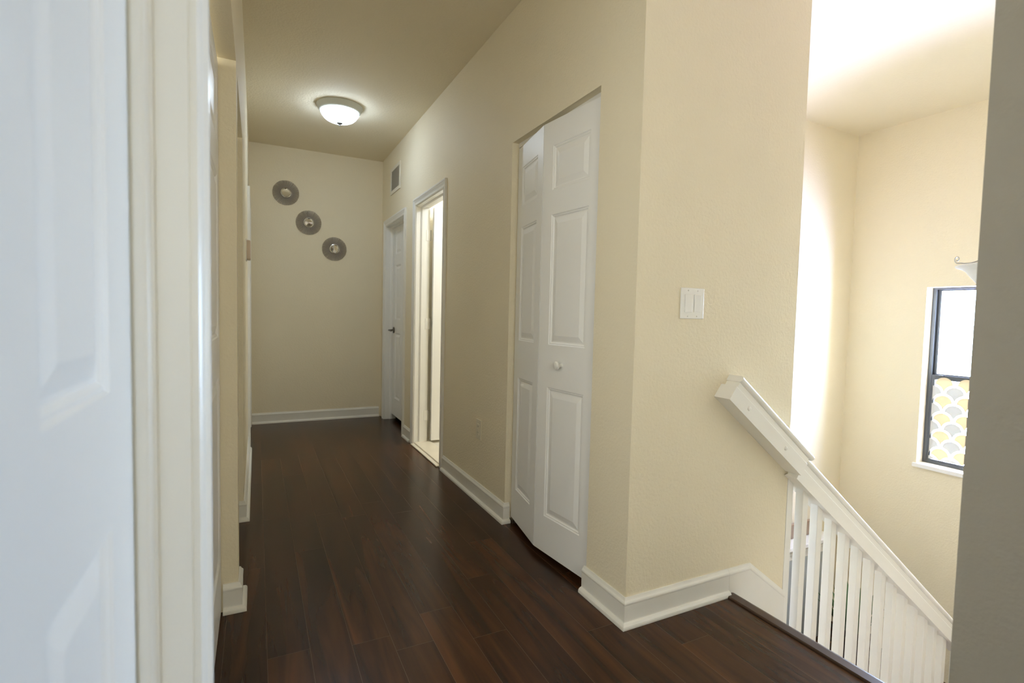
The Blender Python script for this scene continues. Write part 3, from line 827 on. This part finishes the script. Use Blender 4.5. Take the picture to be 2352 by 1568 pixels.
# ------------------------------------------------------------------ things glimpsed between the balusters
wl = empty('mantel_shelf', (3.86, CY, -1.52), label='white moulded ledge with grey panel seen between the balusters', cat='ledge')
box('ledge_board', -.42, .42, -.15, -.0005, .838, .872, M_white, wl, bevel=.006)
box('moulding', -.40, .40, -.12, -.0005, .790, .812, M_white, wl, bevel=.006)
box('apron', -.385, .385, -.095, -.0005, .735, .838, M_white, wl)
box('panel', -.37, .37, -.085, -.0005, .001, .735, M_grey, wl)
pf = empty('framed_board', (3.88, CY - .03, -1.52 + .8725), label='brown framed board standing on the white ledge behind the balusters', cat='picture')
box('frame', -.36, .36, -.012, .012, 0, .12, M_brown, pf, bevel=.004)
box('picture_face', -.335, .335, -.0135, -.0115, .02, .10, M_brown, pf)
pp = empty('potted_plant', (4.17, 2.27, -1.52), label='leafy green plant in a dark pot glimpsed between the balusters', cat='plant')
lathe_obj('pot', [(.085, 0), (.10, .02), (.125, .20), (.13, .22), (.118, .22), (.11, .19), (0, .19)], M_pot, pp, 28)
V, F = [], []
for k in range(70):
    a = random.uniform(0, 2 * PI); el = random.uniform(.75, 1.35); L = random.uniform(.28, .80); wv = random.uniform(.018, .035)
    d = Vector((math.cos(a) * math.cos(el), math.sin(a) * math.cos(el), math.sin(el)))
    sd = Vector((-math.sin(a), math.cos(a), 0)) * wv
    s0 = Vector((math.cos(a) * .01, math.sin(a) * .01, .18))
    tip = s0 + d * L * .55; tip.z += L * .0 - .25 * (1.2 - el) * L * .2
    mid = s0 + d * L * .3
    b = len(V)
    V += [tuple(s0), tuple(mid + sd), tuple(tip), tuple(mid - sd), tuple(mid + Vector((0, 0, -.006)))]
    F += [(b, b + 1, b + 4), (b + 1, b + 2, b + 4), (b + 2, b + 3, b + 4), (b + 3, b, b + 4)]
fo = link('foliage', V, F, M_leaf, pp)

# ------------------------------------------------------------------ light
def lamp(name, kind, loc, energy, color=(1, 1, 1), size=.1, rot=(0, 0, 0), sy=None):
    l = bpy.data.lights.new(name, kind); l.energy = energy; l.color = color
    if kind == 'AREA':
        l.size = size
        if sy: l.shape = 'RECTANGLE'; l.size_y = sy
    elif kind == 'POINT': l.shadow_soft_size = size
    o = bpy.data.objects.new(name, l); COL.objects.link(o); o.location = loc; o.rotation_euler = rot
    return o
lamp('bathroom_lamp', 'POINT', (2.1, 3.35, 2.35), BATH, (.86, .97, 1.12), .12)

def portal(name, loc, rot, sx, sy):
    o = lamp(name, 'AREA', loc, 1, (1, 1, 1), sx, rot, sy)
    o.data.cycles.is_portal = True
    return o
portal('window_portal', (CX + .16, oyw, (wz0 + wz1) / 2), (0, math.radians(90), 0), wz1 - wz0, wy1 - wy0)

portal('added_side_window_portal', (-1.02, (l0 + l1) / 2, (l2 + l3) / 2), (0, math.radians(-90), 0), l3 - l2, l1 - l0)
portal('added_rear_window_portal', ((b0 + b1) / 2, -1.72, (b2 + b3) / 2), (math.radians(90), 0, 0), b1 - b0, b3 - b2)

w = bpy.data.worlds.new('daylight'); scene.world = w; w.use_nodes = True
nt = w.node_tree; bg = nt.nodes['Background']
tc = nt.nodes.new('ShaderNodeTexCoord'); sp = nt.nodes.new('ShaderNodeSeparateXYZ'); nt.links.new(tc.outputs['Generated'], sp.inputs[0])
def wm(op, a, b_=None):
    n = nt.nodes.new('ShaderNodeMath'); n.operation = op
    for i, v in enumerate((a, b_)):
        if v is None: continue
        if isinstance(v, (int, float)): n.inputs[i].default_value = v
        else: nt.links.new(v, n.inputs[i])
    return n.outputs[0]
# slope below the horizon (the shadow of the house ends where the slope is about -1.1)
hx = wm('MAXIMUM', wm('SQRT', wm('SUBTRACT', 1.0, wm('MULTIPLY', sp.outputs[2], sp.outputs[2]))), .001)
slope = wm('DIVIDE', sp.outputs[2], hx)
mr = nt.nodes.new('ShaderNodeMapRange'); mr.inputs['From Min'].default_value = -3; mr.inputs['From Max'].default_value = 3
nt.links.new(slope, mr.inputs['Value'])
ramp = nt.nodes.new('ShaderNodeValToRGB'); nt.links.new(mr.outputs[0], ramp.inputs[0])
def pos(sl): return (sl + 3) / 6
MAXR = max(SKY, GROUND) * 3
stops = [(-1.30, (.08, .085, .10), GROUND), (-1.00, (.96, 1.0, 1.75), GROUND), (-.45, (.96, 1.0, 1.75), GROUND), (-.26, (.735, 1.0, 1.43), FARBAND),
         (.12, (.735, 1.0, 1.43), FARBAND), (.42, (.92, 1.0, 1.5), SKY)]
els = ramp.color_ramp.elements
while len(els) < len(stops): els.new(.5)
for e, (sl_, c, k) in zip(els, stops): e.position = pos(sl_); 
for e, (sl_, c, k) in zip(ramp.color_ramp.elements, stops):
    e.color = (c[0] * k / MAXR, c[1] * k / MAXR, c[2] * k / MAXR, 1)
# directions behind the added rear window get their own dimmer fill level
rear = wm('LESS_THAN', wm('ADD', sp.outputs[0], wm('MULTIPLY', sp.outputs[1], .4)), 0.0)
rm = nt.nodes.new('ShaderNodeMix'); rm.data_type = 'RGBA'
nt.links.new(rear, rm.inputs[0]); nt.links.new(ramp.outputs[0], rm.inputs[6])
rm.inputs[7].default_value = (1.06 * REAR / MAXR, REAR / MAXR, .84 * REAR / MAXR, 1)
lm = nt.nodes.new('ShaderNodeMix'); lm.data_type = 'RGBA'
nt.links.new(wm('LESS_THAN', sp.outputs[0], -.6), lm.inputs[0]); nt.links.new(rm.outputs[2], lm.inputs[6])
lm.inputs[7].default_value = (1.05 * LEFT / MAXR, LEFT / MAXR, .90 * LEFT / MAXR, 1)
nt.links.new(lm.outputs[2], bg.inputs['Color']); bg.inputs['Strength'].default_value = MAXR

# ------------------------------------------------------------------ camera
cd = bpy.data.cameras.new('camera'); cam = bpy.data.objects.new('camera', cd); COL.objects.link(cam)
yaw, pit, rol = .463182144603412, .051295754583329266, -.02311209052776665
fw = Vector((math.sin(yaw) * math.cos(pit), math.cos(yaw) * math.cos(pit), -math.sin(pit)))
r = Vector((math.cos(yaw), -math.sin(yaw), 0)); d = fw.cross(r)
r2 = math.cos(rol) * r + math.sin(rol) * d; d2 = -math.sin(rol) * r + math.cos(rol) * d
m = Matrix.Identity(4)
for i in range(3): m[i][0] = r2[i]; m[i][1] = -d2[i]; m[i][2] = -fw[i]
m.translation = Vector((0, 0, 1.11))
cam.matrix_world = m
cd.sensor_width = 36; cd.lens = 18.0; cd.clip_start = .01
cd.dof.use_dof = True; cd.dof.focus_distance = 2.3; cd.dof.aperture_fstop = 3.6
scene.camera = cam

vs = scene.view_settings
vs.view_transform = 'Standard'; vs.look = 'None'; vs.gamma = 1; vs.use_curve_mapping = False
vs.exposure = 0.0
scene.cycles.max_bounces = 14; scene.cycles.diffuse_bounces = 9; scene.cycles.caustics_reflective = False
